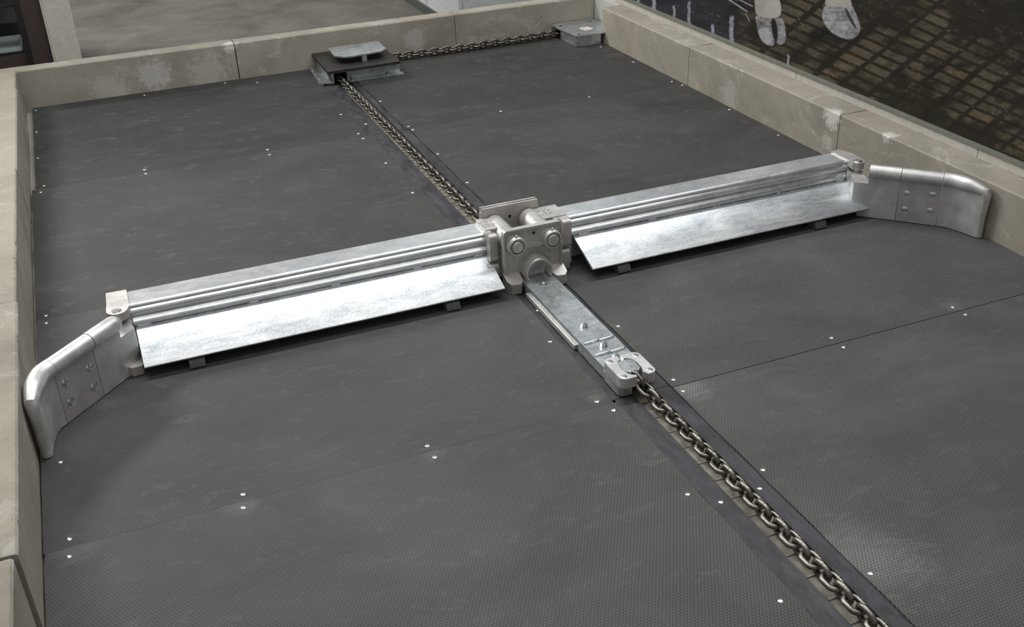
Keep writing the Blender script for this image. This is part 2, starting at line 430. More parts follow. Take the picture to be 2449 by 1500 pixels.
kerb_block(1.166, 0.15, 0.190, (1.5, -0.700, 0), 'Y', 'concrete block of the right kerb beside the right scraper wing', GR)
kerb_block(1.20, 0.15, 0.190, (1.5, -1.903, 0), 'Y', 'concrete block of the right kerb nearest the lower right corner', GR)
o = box('corner_slab', 1.592, 1.70, 2.56, 3.15, -0.05, 0.187, M['concrete_pale'], bev=0.015)
tag(o, 'smooth whitish slab closing the far right corner of the channel', 'concrete slab')

# ------------------------------------------------------------------ rubber mats
seams = [-1.90, -0.705, 0.462, 1.652, 2.826]
names = ['front', 'second', 'third', 'far']
XL = [-1.493, -1.494, -1.494, -1.478]
mat_lab = [
  ('black studded rubber mat in the near left corner, in front of the long seam', 'black studded rubber mat in the near right corner, right of the front chain'),
  ('black rubber mat below the left scraper arm and its wing', 'black rubber mat below the right scraper arm and its wing'),
  ('dark rubber mat just behind the left scraper arm', 'dark rubber mat just behind the right scraper arm'),
  ('dark rubber mat in the far left, reaching the lidded box', 'dark rubber mat in the far right, in front of the slack chain')]
def rubber_mat(x0, x1, y0, y1, label, inner):
    g = 0.0003
    bm = bmesh.new(); n = 40; pts = []
    for k in range(n + 1):
        y = y0 + g + (y1 - y0 - 2 * g) * k / n; pts.append((x0 + 0.0012 * math.sin(k * 0.7 + x0), y))
    for k in range(n + 1):
        y = y1 - g - (y1 - y0 - 2 * g) * k / n; pts.append((x1 + 0.0012 * math.sin(k * 0.9 + y0), y))
    bm_prism(bm, pts, -0.0205, 0.0, 'Z')
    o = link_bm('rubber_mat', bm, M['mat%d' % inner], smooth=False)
    return tag(o, label, 'rubber mat', 'rubber mats lining the channel floor')
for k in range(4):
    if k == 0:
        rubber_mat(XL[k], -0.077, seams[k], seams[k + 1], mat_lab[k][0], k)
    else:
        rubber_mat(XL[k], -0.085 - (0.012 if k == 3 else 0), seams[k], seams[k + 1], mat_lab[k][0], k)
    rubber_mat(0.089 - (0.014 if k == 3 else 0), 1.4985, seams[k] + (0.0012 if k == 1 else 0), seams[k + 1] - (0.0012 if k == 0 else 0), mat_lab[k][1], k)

# dark steel strips on both sides of the slot
for x0, x1, y0, y1, lab in ((-0.0755, -0.020, -1.9, -0.69, 'smeared dark steel wear strip left of the front chain'),
                            (0.044, 0.0875, -1.9, -0.69, 'dark bluish steel wear strip right of the front chain'),
                            (-0.0835, -0.020, -0.688, 0.46, 'dark wear strip left of the tow bar, running under the carriage'),
                            (0.044, 0.0875, -0.688, 0.46, 'dark wear strip right of the tow bar, running under the carriage'),
                            (-0.0835, -0.022, 0.462, 1.650, 'worn dark steel strip left of the rear chain, nearer piece'),
                            (-0.0955, -0.022, 1.653, 2.49, 'worn dark steel strip left of the rear chain, next to the lidded box'),
                            (0.046, 0.0875, 0.462, 1.655, 'worn dark steel strip right of the rear chain, nearer piece'),
                            (0.046, 0.0735, 1.656, 2.50, 'narrow dark steel strip right of the rear chain, next to the lidded box')):
    o = box('wear_strip', x0, x1, y0, y1, -0.0205, -0.003, M['strip'], bev=0.001)
    tag(o, lab, 'steel strip', 'wear strips beside the chain slot')

# ------------------------------------------------------------------ screws in the mats
bm = bmesh.new()
bm_lathe(bm, (0, 0, 0), (0, 0, 1), [(-0.012, 0.002), (-0.0008, 0.0026), (-0.0006, 0.0052), (0.0003, 0.0068), (0.0014, 0.0060), (0.0021, 0.0042), (0.0022, 0.0022), (0.0010, 0.0016), (0.0010, 0.0)], 20)
screw0 = link_bm('mat_screw', bm, M['steel'])
SC = [(-0.951, 2.775, 'silver screw head at the foot of the far kerb, left part'),
 (-0.546, 2.795, 'silver screw head tight against the far kerb near its first joint'),
 (-0.393, 2.719, 'silver screw head left of the lidded box, next to the far kerb'),
 (-1.464, 2.781, 'tiny screw head in the far left corner of the channel'),
 (-1.466, 2.427, 'screw head in the far mat beside the short corner piece of kerb'),
 (-1.466, 2.046, 'screw head midway along the left edge of the far mat'),
 (-1.053, 1.677, 'upper screw of the pair on the far left seam'),
 (-1.053, 1.628, 'lower screw of the pair on the far left seam'),
 (-1.462, 1.612, 'screw head where the far seam meets the left kerb'),
 (-1.448, 1.682, 'screw head just above the far seam by the left kerb'),
 (-0.544, 1.611, 'lower screw of the middle pair on the far left seam'),
 (-0.540, 1.678, 'upper screw of the middle pair on the far left seam'),
 (-0.135, 1.995, 'screw head left of the rear chain, nearest the lidded box'),
 (-0.132, 1.692, 'upper screw of the pair left of the rear chain'),
 (-0.129, 1.622, 'lower screw of the pair left of the rear chain'),
 (-0.125, 1.282, 'screw head left of the rear chain, halfway to the carriage'),
 (-0.123, 0.923, 'screw head left of the rear chain, closer to the carriage'),
 (0.088, 2.102, 'screw head right of the rear chain, nearest the lidded box'),
 (0.098, 1.681, 'upper screw of the pair right of the rear chain'),
 (0.101, 1.628, 'lower screw of the pair right of the rear chain'),
 (0.102, 1.283, 'screw head right of the rear chain, halfway to the carriage'),
 (0.103, 0.925, 'screw head right of the rear chain, just behind the carriage'),
 (0.547, 1.683, 'lone screw head in the middle of the far right mats'),
 (1.001, 1.680, 'lone screw head on the far right seam, toward the right kerb'),
 (1.448, 2.458, 'screw head beside the galvanised corner box'),
 (1.465, 2.109, 'screw head at the foot of the farthest right kerb block'),
 (1.466, 1.709, 'upper screw near the first joint of the right kerb'),
 (1.482, 1.633, 'lower screw near the first joint of the right kerb'),
 (1.479, 1.208, 'screw head at the right kerb below the printed hooves'),
 (1.476, 0.821, 'screw head at the right kerb just behind the right arm'),
 (-1.466, 0.487, 'upper screw of the pair at the left kerb behind the left wing'),
 (-1.466, 0.435, 'lower screw of the pair at the left kerb behind the left wing'),
 (-1.449, -0.356, 'screw head right at the tip of the left wing'),
 (-1.440, -0.676, 'upper screw at the left kerb end of the long seam'),
 (-1.443, -0.738, 'lower screw at the left kerb end of the long seam'),
 (-1.051, -0.680, 'upper screw of the left pair on the long front seam'),
 (-1.059, -0.730, 'lower screw of the left pair on the long front seam'),
 (-0.593, -0.680, 'upper screw of the middle pair on the long front seam'),
 (-0.591, -0.733, 'lower screw of the middle pair on the long front seam'),
 (-0.123, -0.682, 'screw head beside the chain clamp, above the long seam'),
 (-0.102, -0.737, 'screw head beside the chain clamp, below the long seam'),
 (-0.107, -0.343, 'screw head left of the middle of the tow bar'),
 (0.112, -0.348, 'screw head right of the middle of the tow bar'),
 (0.112, -0.674, 'screw head right of the chain clamp, above the right seam'),
 (0.107, -0.734, 'screw head in a pale dust patch right of the chain clamp'),
 (-0.104, -1.116, 'screw head in the mat left of the front chain'),
 (0.104, -1.111, 'screw head in the mat right of the front chain'),
 (-0.109, -1.490, 'screw head left of the front chain near the lower edge'),
 (0.106, -1.500, 'large screw head in a pale dust patch, lower right'),
 (0.629, -0.673, 'upper screw of the left pair on the right seam'),
 (0.627, -0.730, 'lower screw of the left pair on the right seam'),
 (1.061, -0.679, 'upper screw of the right pair on the right seam'),
 (1.062, -0.730, 'lower screw of the right pair on the right seam'),
 (-0.048, -1.169, 'screw head sunk in the smeared strip left of the front chain'),
 (0.060, -1.164, 'screw head sunk in the bluish strip right of the front chain'),
 (-0.061, -0.150, 'screw head in the dark strip beside the carriage end of the tow bar'),
 (-0.064, 1.815, 'screw head in the worn strip left of the rear chain')]
for k, (x, y, lab) in enumerate(SC):
    o = screw0 if k == 0 else screw0.copy()
    if k: COL.objects.link(o)
    o.location = (x, y, (-0.003 if abs(x) < 0.07 else 0.0) - 0.0049 + 0.0)
    tag(o, lab, 'screw', 'screws holding the mats and strips')

# ------------------------------------------------------------------ the scraper
S = thing('manure_scraper', 'wide galvanised scraper with two arms, curved wings and a cast centre carriage, spanning the channel', 'scraper', (-0.005, 0.05, 0))
CX = -0.005
outline = rrect(CX - 0.1, CX + 0.1, 0.004, 0.203, 0.014)
hc = (CX + 0.004, 0.058)
# front casting
bm = bmesh.new()
bm_holed(bm, outline, hc, lambda a: 0.037, 0.014, 0.028, 'Y', rim=0.007, rimh=0.006)
fp = link_bm('front_plate', bm, M['cast'], S, angle=45)
for sx, lb in ((-1, 0), (1, 0)):
    px = CX + sx * 0.0605; pz = 0.151
    lathe('pin_boss', (px, 0.0155, pz), (0, -1, 0), [(0, 0.037), (0.006, 0.032), (0.024, 0.0305), (0.027, 0.028), (0.027, 0.0235), (0.018, 0.0225), (0.018, 0)], M['cast'], fp, 40)
    cyl('pin_head', (px, 0.002, pz), (0, -1, 0), 0.0165, 0.0195, M['plate'], fp, 36, b=0.003)
    lathe('grease_nipple', (px, -0.002, pz + 0.029), (0, -0.15, 1), [(0, 0.0055), (0.004, 0.0058), (0.0045, 0.0032), (0.009, 0.0036), (0.011, 0.002), (0.0115, 0)], M['steel'], fp, 14)
    bm = bmesh.new(); bm_prism(bm, [(px - 0.008, 0.118), (px, 0.103), (px + 0.008, 0.118), (px + 0.004, 0.122), (px, 0.119), (px - 0.004, 0.122)], 0.006, 0.016, 'Y')
    link_bm('locking_tab', bm, M['plate'], fp, bev=0.001)
box('rib', CX - 0.034, CX + 0.034, 0.001, 0.016, 0.137, 0.146, M['cast'], fp, bev=0.003)
lathe('threaded_hole', (CX + 0.004, 0.0115, 0.178), (0, 1, 0), [(0, 0.0045), (0.004, 0.0042), (0.004, 0)], M['black'], fp, 16)
# half round collar of the big hole
bm = bmesh.new(); secs = []
for k in range(41):
    a = math.radians(-28 + 236 * k / 40); ca, sa = math.cos(a), math.sin(a)
    ring = [(r, y) for r, y in ((0.038, 0.018), (0.038, -0.024), (0.040, -0.0275), (0.0445, -0.0275), (0.047, -0.023), (0.049, 0.006), (0.057, 0.018))]
    secs.append([bm.verts.new((hc[0] + r * ca, y, max(hc[1] + r * sa, 0.034 if abs(ca) > 0.8 and sa < -0.1 else -1))) for r, y in ring])
for A, B in zip(secs, secs[1:]):
    for j in range(7): bm.faces.new((A[j], A[(j + 1) % 7], B[(j + 1) % 7], B[j]))
bm.faces.new(secs[0]); bm.faces.new(secs[-1][::-1])
link_bm('chain_port_collar', bm, M['cast'], fp, angle=50)
# feet of the carriage
for s, x0, x1 in ((-1, CX - 0.102, CX - 0.050), (1, CX + 0.052, CX + 0.102)):
    poly = [(x0 + 0.010, -0.030), (x1 - 0.012, -0.033), (x1, -0.020), (x1, 0.02), (x0, 0.02), (x0, -0.014)]
    bm = bmesh.new(); bm_prism(bm, poly, 0.0015, 0.046, 'Z')
    for v in bm.verts:
        if v.co.z > 0.04: v.co.z = 0.034 + (v.co.y + 0.033) * 0.42
    link_bm('carriage_foot', bm, M['cast'], fp, bev=0.005)
# rear casting
ro = rrect(CX - 0.1, CX + 0.1, 0.008, 0.197, 0.012)
bm = bmesh.new(); bm_prism(bm, ro, 0.199, 0.222, 'Y')
rp = link_bm('rear_plate', bm, M['cast'], S, bev=0.002)
for y in (0.1985, 0.2155):
    box('top_flange', CX - 0.098, CX + 0.098, y, y + 0.0075, 0.188, 0.204, M['cast'], rp, bev=0.0028)
lathe('threaded_hole', (CX - 0.002, 0.1986, 0.163), (0, 1, 0), [(-0.0006, 0.005), (0.004, 0.0045), (0.004, 0)], M['black'], rp, 16)
# spacer between the castings (carries the plates)
box('base_web', CX - 0.085, CX + 0.085, 0.028, 0.199, 0.006, 0.022, M['cast'], S, bev=0.003)

# hinged arm castings with raised maker's marks
for s in (-1, 1):
    px = CX + s * 0.0605; xe = -0.128 if s < 0 else 0.154
    hb = thing_arm = None
    bm = bmesh.new()
    bm_lathe(bm, (px, 0.0285, 0.145), (0, 1, 0), [(0, 0.033), (0.002, 0.035), (0.167, 0.035), (0.169, 0.033)], 40)
    hb = link_bm('arm_hinge_casting', bm, M['cast'], S)
    x0, x1 = sorted((px + s * 0.004, xe))
    bm = bmesh.new(); bm_box(bm, x0, x1, 0.105, 0.197, 0.085, 0.1745)
    blk = link_bm('arm_block', bm, M['cast'], hb, bev=0.004)
    box('arm_web', min(px + s * .02, xe), max(px + s * .02, xe), 0.07, 0.20, 0.018, 0.090, M['cast'], hb, bev=0.004)
    xa, xb = sorted((CX + s * 0.108, xe + s * 0.001))
    box('front_flange', xa, xb, 0.088, 0.108, 0.10, 0.172, M['cast'], hb, bev=0.003)
    # rounded stop lugs
    xa, xb = (CX - 0.130, CX - 0.104) if s < 0 else (CX + 0.122, CX + 0.151)
    prism('stop_lug', rrect(0.050, 0.082 if s < 0 else 0.095, 0.086, 0.177, 0.011), xa, xb, 'X', M['cast'], hb, bev=0.004)
    xa, xb = sorted((CX + s * 0.104, CX + s * 0.142))
    prism('lower_stop', rrect(0.045, 0.105, 0.004, 0.078, 0.010), xa, xb, 'X', M['cast'], hb, bev=0.004)
    cyl('stop_link', (CX + s * 0.103, 0.06, 0.098), (s, 0, 0), 0.02, 0.011, M['cast'], hb, 20)
    # raised round mark with a ring of worn letters
    bm = bmesh.new(); ec = (px + s * 0.040, 0.152)
    secs = []
    for k in range(24):
        a = 2 * math.pi * k / 24
        secs.append([bm.verts.new((ec[0] + r * math.cos(a), ec[1] + r * math.sin(a), z)) for r, z in ((0.0070, 0.174), (0.0070, 0.1765), (0.0095, 0.1765), (0.0098, 0.174))])
    for k in range(24):
        A, B = secs[k], secs[(k + 1) % 24]
        for j in range(4): bm.faces.new((A[j], A[(j + 1) % 4], B[(j + 1) % 4], B[j]))
    strokes = [((-2, -3, -2, 3), (-2, 3, 2, 3), (-2, 0, 1, 0)), ((0, -3, 0, 3), (-2, 3, 2, 3)), ((-2, -3, 2, -3), (-2, -3, -2, 3)), ((-2, -3, 0, 3), (0, 3, 2, -3), (-1, -1, 1, -1)), ((-2, 3, 2, 3), (-2, 3, -2, -3), (-2, -3, 2, -3), (2, -3, 2, 0))]
    for k in range(12):     # worn raised letters round the ring, too worn to read
        if k in (0, 6): continue
        a = 2 * math.pi * k / 12; r = 0.0215; up_ = Vector((math.cos(a), math.sin(a))); rt_ = Vector((up_.y, -up_.x))
        o_ = Vector(ec) + up_ * r
        for (x0_, y0_, x1_, y1_) in strokes[k % 5]:
            p0_ = o_ + rt_ * x0_ * 0.0013 + up_ * y0_ * 0.0013; p1_ = o_ + rt_ * x1_ * 0.0013 + up_ * y1_ * 0.0013
            t_ = (p1_ - p0_).normalized(); n_ = Vector((-t_.y, t_.x)) * 0.0006
            bm_prism(bm, [tuple(p0_ + n_), tuple(p0_ - n_), tuple(p1_ - n_), tuple(p1_ + n_)], 0.174, 0.1763, 'Z')
    link_bm('raised_mark', bm, M['wing'], hb, bev=0.0)

# blade bars with lips
prof = [(0.205, 0.155), (0.2045, 0.159), (0.2015, 0.161), (0.198, 0.1611), (0.128, 0.1611), (0.125, 0.1611), (0.119, 0.1605), (0.1145, 0.158), (0.1125, 0.1545), (0.1135, 0.1512), (0.1165, 0.1500),
        (0.1165, 0.1493), (0.1095, 0.1438), (0.1065, 0.1403), (0.1055, 0.1360), (0.1068, 0.1300), (0.1105, 0.1250), (0.1150, 0.1218),
        (0.1140, 0.1211), (0.1055, 0.1147), (0.1000, 0.1106), (0.0976, 0.1067), (0.0978, 0.1030), (0.1000, 0.0990), (0.1040, 0.0960), (0.110, 0.094),
        (0.114, 0.087), (0.114, 0.016), (0.205, 0.016)]
lipn = (-0.054, 0.143); ln = math.hypot(*lipn)
def lip_poly():
    a = (0.122, 0.0995); b = (-0.043, 0.0385)
    dy, dz = b[0] - a[0], b[1] - a[1]; L = math.hypot(dy, dz); ny, nz = dz / L, -dy / L   # pointing down/forward?
    if nz > 0: ny, nz = -ny, -nz
    tck = 0.0085
    return [a, (b[0] + 0.001, b[1] + 0.0005), (b[0] - 0.0005, b[1] - 0.002), (b[0] + ny * tck - 0.0002, b[1] + nz * tck + 0.001), (b[0] + ny * tck + 0.002, b[1] + nz * tck), (a[0] + ny * tck, a[1] + nz * tck)]
LIPX = {}
for s, x0, x1, l0, l1, wx in ((-1, -1.212, -0.128, -1.209, -0.126, (-1.185, -0.87, -0.62, -0.36, -0.15)), (1, 0.154, 1.262, 0.177, 1.272, (0.215, 0.47, 0.72, 0.98, 1.235))):
    bm = bmesh.new(); bm_prism(bm, prof, x0, x1, 'X')
    bar = link_bm('blade_bar', bm, M['bar'], S, angle=42)
    bar['label'] = 'left blade bar' if s < 0 else 'right blade bar'
    bm = bmesh.new(); bm_prism(bm, lip_poly(), l0, l1, 'X')
    link_bm('blade_lip', bm, M['lip'], bar, angle=40, label='bright sloping lip plate')
    for k, w in enumerate(wx):
        bm = bmesh.new(); n = 8; L = 0.034 if k in (0, 4) else 0.022
        path = [(w - L / 2 + L * j / n, 0.1025 + 0.0005 * math.sin(j * 2.1), 0.0945 + 0.0006 * math.sin(j * 1.7 + k)) for j in range(n + 1)]
        bm_tube(bm, path, 0.0042, 10, dome=(True, True))
        link_bm('weld_bead', bm, M['steel'], bar)
    for xs in ((-1.068, -0.298) if s < 0 else (0.289, 1.052)):
        poly = [(-0.050, 0.010), (-0.040, 0.026), (-0.02, 0.030), (0.02, 0.040), (0.115, 0.040), (0.115, 0.0015), (-0.040, 0.0015), (-0.050, 0.005)]
        bm = bmesh.new(); bm_prism(bm, poly, xs - 0.022, xs + 0.022, 'X')
        sh = link_bm('glide_shoe', bm, M['shoe'], bar, bev=0.004)
        box('shoe_bracket', xs - 0.015, xs + 0.002, 0.03, 0.10, 0.038, 0.048, M['steel'], sh, bev=0.002)

# end brackets, wings
def offset_path(pts, d):
    out = []
    for k in range(len(pts)):
        a = Vector(pts[max(k - 1, 0)]); b = Vector(pts[min(k + 1, len(pts) - 1)]); t = (b - a).normalized()
        out.append(Vector(pts[k]) + Vector((t.y, -t.x)) * d)
    return out
def bez(p0, p1, p2, n):
    p0, p1, p2 = Vector(p0), Vector(p1), Vector(p2)
    return [p0 * (1 - t) ** 2 + p1 * 2 * t * (1 - t) + p2 * t * t for t in [k / n for k in range(n + 1)]]
def wing(s, xbar, pin, J2, J1, ctrl, tip, lab):
    # bracket on the blade end
    a = xbar
    br_poly = [(a, 0.205), (a, 0.100)]
    n = 9; pc = Vector(pin)
    arc = [(pin[0] - s * 0.003 + s * 0.029 * math.sin(t), pin[1] + 0.008 - 0.030 * math.cos(t)) for t in [math.radians(-62 + 160 * k / n) for k in range(n + 1)]]
    br_poly = [(a, 0.205), (a, 0.098)] + arc + [(a + s * 0.052, 0.150), (a + s * 0.040, 0.205)]
    if s < 0: br_poly = [(a, 0.205), (a, 0.098)] + arc + [(a - 0.060, 0.135), (a - 0.057, 0.207)]
    bm = bmesh.new(); bm_prism(bm, br_poly, 0.143, 0.167, 'Z')
    eb = link_bm('end_bracket', bm, M['cast'], S, bev=0.003, label=lab + ' end bracket')
    x0, x1 = sorted((a + s * 0.0005, a + s * 0.018))
    box('bracket_web', x0, x1, 0.102, 0.204, 0.012, 0.1435, M['cast'], eb, bev=0.003)
    lug = [(a, 0.12), (a - s * 0.004, -0.004), (a + s * 0.002, -0.014), (a + s * 0.030, -0.018), (a + s * 0.040, -0.006), (a + s * 0.046, 0.12)]
    bm = bmesh.new(); bm_prism(bm, lug, 0.002, 0.030, 'Z'); link_bm('lower_lug', bm, M['cast'], eb, bev=0.006)
    cyl('hinge_pin', (pin[0], pin[1], 0.025), (0, 0, 1), 0.120, 0.0115, M['plate'], eb, 24)
    lathe('bracket_bolt', (pin[0], pin[1], 0.1665), (0, 0, 1), [(0, 0.0165), (0.0008, 0.016), (0.0010, 0.0125), (0.0035, 0.011), (0.0035, 0.005), (0.001, 0.0045), (0.001, 0)], M['steel'], eb, 24)
    # inner casting with the hinge barrel
    J1v, J2v, pv = Vector(J1), Vector(J2), Vector(pin)
    d = (J1v - J2v).normalized(); nrm = Vector((-d.y, d.x)) if s > 0 else Vector((d.y, -d.x))   # towards the open side
    if nrm.y > 0: nrm = -nrm
    foot = J2v - d * ((J2v - pv).dot(d))
    th = 0.027
    back = -nrm
    def pl(p, f): return (p.x + back.x * f, p.y + back.y * f)
    rs = 0.022 if s < 0 else 0.010; q = foot + d * (0.042 + rs); e = J2v - d * 0.0008
    f1 = foot + d * 0.010
    hp = [pl(q, 0.0), pl(f1, 0.0), pl(foot + d * 0.003, 0.004), pl(foot, 0.012)]
    dist = (pv - foot).length
    for k in range(8):
        t_ = math.radians(180 - 25 - 150 * k / 7); c_ = pv - d * (0.034 * math.sin(t_)) + nrm * (-0.034 * math.cos(t_)) * 1.0
        hp.append((c_.x, c_.y))
    hp += [pl(q, 0.034)]
    bm = bmesh.new(); bm_prism(bm, hp, 0.030, 0.128, 'Z')
    wi = link_bm('wing_hinge_casting', bm, M['wing'], S, bev=0.0035, label=lab + ' wing hinge casting')
    bm = bmesh.new(); bm_prism(bm, [pl(q + d * 0.001, 0.0003), pl(foot + d * 0.026, 0.0003), pl(foot + d * 0.026, th), pl(q + d * 0.001, th)], 0.003, 0.0315, 'Z')
    link_bm('lower_web', bm, M['wing'], wi, bev=0.001)
    bm = bmesh.new(); bm_lathe(bm, (pin[0], pin[1], 0.1275), (0, 0, 1), [(0, 0.020), (0.0012, 0.020), (0.0012, 0.0125), (0, 0.0125)], 28, cap=False)
    link_bm('hinge_washer', bm, M['plate'], wi)
    bm = bmesh.new(); bm_prism(bm, [pl(q, 0), pl(e, 0), pl(e, th), pl(q, th)], 0.003, 0.165, 'Z')
    link_bm('inner_wing_plate', bm, M['wing'], wi, bev=0.002)
    R0 = 0.0248; zc = 0.1705; rc = 0.010
    c0 = Vector(pl(foot + d * ((0.050 if s < 0 else 0.0425) + rs), rc)); c1 = Vector(pl(e, rc))
    bm = bmesh.new(); bm_tube(bm, [(*c0, zc), (*((c0 + c1) / 2), zc), (*c1, zc)], R0, 28, dome=(s < 0, False))
    link_bm('inner_rail', bm, M['wing'], wi)
    # bolted middle plate
    a0 = J2v + d * 0.0012; a1 = J1v - d * 0.0006
    bm = bmesh.new(); bm_prism(bm, [pl(a0, 0.0), pl(a1, 0.0), pl(a1, th), pl(a0, th)], 0.003, 0.165, 'Z')
    mp_ = link_bm('middle_wing_plate', bm, M['plate'], S, bev=0.0012, label=lab + ' wing bolted middle plate')
    c0 = Vector(pl(a0, rc)); c1 = Vector(pl(a1, rc))
    bm = bmesh.new(); bm_tube(bm, [(*c0, zc), (*c1, zc)], R0 - 0.0006, 28)
    link_bm('middle_rail', bm, M['wing'], mp_)
    L = (a1 - a0).length
    for u in (0.19, 0.81):
        for z in (0.048, 0.107):
            p = a0 + d * (L * u)
            lathe('wing_screw', (p.x - nrm.x * 0.001, p.y - nrm.y * 0.001, z + (0.006 if u > .5 else 0)), (nrm.x, nrm.y, 0),
                  [(0, 0.0125), (0.0012, 0.0125), (0.0016, 0.0115), (0.0010, 0.0105), (0.0022, 0.0088), (0.0032, 0.006), (0.0032, 0.0034), (0.0008, 0.003), (0.0008, 0)], M['steel'], mp_, 24)
    # curved tip
    face = [J1v + d * 0.0008, J1v + d * 0.022] + bez(J1v + d * 0.022, ctrl, tip, 14)[1:]
    side = -1 if (offset_path(face, 1)[0] - face[0]).dot(back) < 0 else 1
    bk = offset_path(face, side * th)
    ce = (face[-1] + bk[-1]) / 2; td = (face[-1] - face[-2]).normalized()
    sd = (face[-1] - bk[-1]).normalized()
    cap = [ce + sd * (th / 2) * math.cos(t) + td * (th / 2) * math.sin(t) for t in [math.pi * k / 8 for k in range(1, 8)]]
    poly = [tuple(p) for p in face] + [tuple(p) for p in cap] + [tuple(p) for p in reversed(bk)]
    bm = bmesh.new(); bm_prism(bm, poly, 0.003, 0.168, 'Z')
    wt = link_bm('wing_tip', bm, M['wing'], S, bev=0.0, label=lab + ' wing curved tip')
    rl = offset_path(face, side * rc)
    path = [(p.x, p.y, zc) for p in rl]
    nP = len(path); rads = [R0] * nP
    for k in range(5):      # towards the end the rail narrows and turns down into the end edge
        w = (5 - k) / 5.0; p_ = face[-1 - k] * 0.5 + bk[-1 - k] * 0.5; q_ = Vector(path[-1 - k][:2])
        c_ = q_.lerp(p_, w); path[nP - 1 - k] = (c_.x, c_.y, zc - 0.008 * w * w); rads[nP - 1 - k] = R0 - (R0 - 0.0175) * w
    e2d = Vector(path[-1][:2])
    for h_, dz, r_ in ((0.0030, 0.016, 0.0165), (0.0035, 0.034, 0.0150), (0.0020, 0.058, 0.0140), (0.0006, 0.085, 0.0133)):
        path.append((e2d.x + td.x * h_, e2d.y + td.y * h_, zc - dz)); rads.append(r_)
    bm = bmesh.new(); bm_tube(bm, path, R0, 28, dome=(False, True), rads=rads)
    link_bm('tip_rail', bm, M['wing'], wt)
wing(-1, -1.212, (-1.250, 0.078), (-1.325, -0.085), (-1.424, -0.186), (-1.458, -0.226), (-1.464, -0.318), 'left')
wing(1, 1.262, (1.283, 0.078), (1.318, -0.106), (1.412, -0.203), (1.444, -0.238), (1.463, -0.335), 'right')

# tow bar with bolts, rods and the chain clamp
bm = bmesh.new(); bm_box(bm, -0.057, 0.047, -0.60, 0.194, 0.0235, 0.036); 
tb = link_bm('tow_bar', bm, M['galv'], S, bev=0.0015)
box('bar_side', -0.0565, -0.050, -0.60, -0.034, 0.0005, 0.0238, M['galv'], tb, bev=0.001)
box('bar_side', 0.040, 0.0465, -0.60, -0.034, 0.0005, 0.0238, M['galv'], tb, bev=0.001)
box('wear_edge', -0.064, -0.0572, -0.415, -0.06, 0.0005, 0.014, M['cast'], tb, bev=0.002)
def hexbolt(x, y, z, h, parent):
    bm = bmesh.new()
    bm_lathe(bm, (x, y, z), (0, 0, 1), [(0, 0.012), (0.0016, 0.012)], 24)
    bm_lathe(bm, (x, y, z + 0.0016), (0, 0, 1), [(0, 0.0096), (h * 0.7, 0.0096), (h * 0.78, 0.0088)], 6)
    bm_lathe(bm, (x, y, z + h * 0.78), (0, 0, 1), [(0, 0.0052), (h * 0.35, 0.0052), (h * 0.42, 0.0044)], 16)
    link_bm('hex_bolt', bm, M['steel'], parent, angle=25)
hexbolt(-0.005, -0.066, 0.036, 0.007, tb); hexbolt(-0.008, -0.363, 0.036, 0.0115, tb)
hexbolt(-0.006, -0.486, 0.036, 0.0125, tb); hexbolt(-0.004, -0.556, 0.036, 0.011, tb)
for y in (-0.455, -0.5255):
    for x0, x1 in ((-0.050, -0.010), (-0.001, 0.038)):
        bm = bmesh.new(); bm_tube(bm, [(x0, y - 0.002, 0.0385), (x1, y + 0.002, 0.0385)], 0.0048, 12, dome=(True, True))
        link_bm('cross_rod', bm, M['steel'], tb)
base_poly = rrect(-0.060, 0.048, -0.690, -0.585, 0.014)
ki = max(range(len(base_poly)), key=lambda k: (base_poly[k][1] < -0.6898) * 10 - abs(base_poly[k][0] + 0.046))
base_poly = base_poly[:ki + 1] + [(-0.024, -0.690), (-0.022, -0.652), (0.030, -0.652), (0.032, -0.690)] + base_poly[ki + 1:]
bm = bmesh.new(); bm_prism(bm, base_poly, 0.0005, 0.0285, 'Z')
cc = link_bm('chain_clamp', bm, M['galv'], S, bev=0.002)
cco = (-0.007, -0.645)
def oval(a):
    dx, dy = math.cos(a), math.sin(a); return 1.0 / ((abs(dx) / 0.0265) ** 2.6 + (abs(dy) / 0.043) ** 2.6) ** (1 / 2.6)
bm = bmesh.new(); bm_holed(bm, rrect(-0.060, 0.047, -0.698, -0.583, 0.018), cco, oval, 0.0285, 0.058, 'Z', n=96, gaps=((math.radians(279), 0.27), (math.radians(92), 0.10)))
cl = link_bm('clamp_frame', bm, M['wing'], cc, bev=0.0)
ov = [(cco[0] + (oval(a) - 0.0015) * math.cos(a), cco[1] + (oval(a) - 0.0015) * math.sin(a)) for a in [2 * math.pi * k / 60 for k in range(60)]]
prism('clamp_floor', ov, 0.028, 0.034, 'Z', M['galv'], cc)
bm = bmesh.new(); bm_prism(bm, rrect(-0.0305, 0.0165, -0.667, -0.605, 0.015), 0.034, 0.0555, 'Z')
cv = link_bm('chain_lock_cap', bm, M['galv'], cc, bev=0.0025)
bm = bmesh.new()
for k in range(20):
    a = 2 * math.pi * k / 20; c2 = 2 * math.pi * (k + 1) / 20
    q = [bm.verts.new((-0.007 + r * math.cos(t), -0.645 + r * math.sin(t), z)) for t in (a, c2) for r, z in ((0.0055, 0.0562), (0.0075, 0.0562))]
    bm.faces.new((q[0], q[1], q[3], q[2]))
for x, y in ((-0.007, -0.645), (-0.013, -0.662), (-0.004, -0.664)):
    bm_box(bm, x - 0.0028, x + 0.0028, y - 0.0022, y + 0.0022, 0.0550, 0.0565)
link_bm('raised_mark', bm, M['steel'], cv, bev=0)
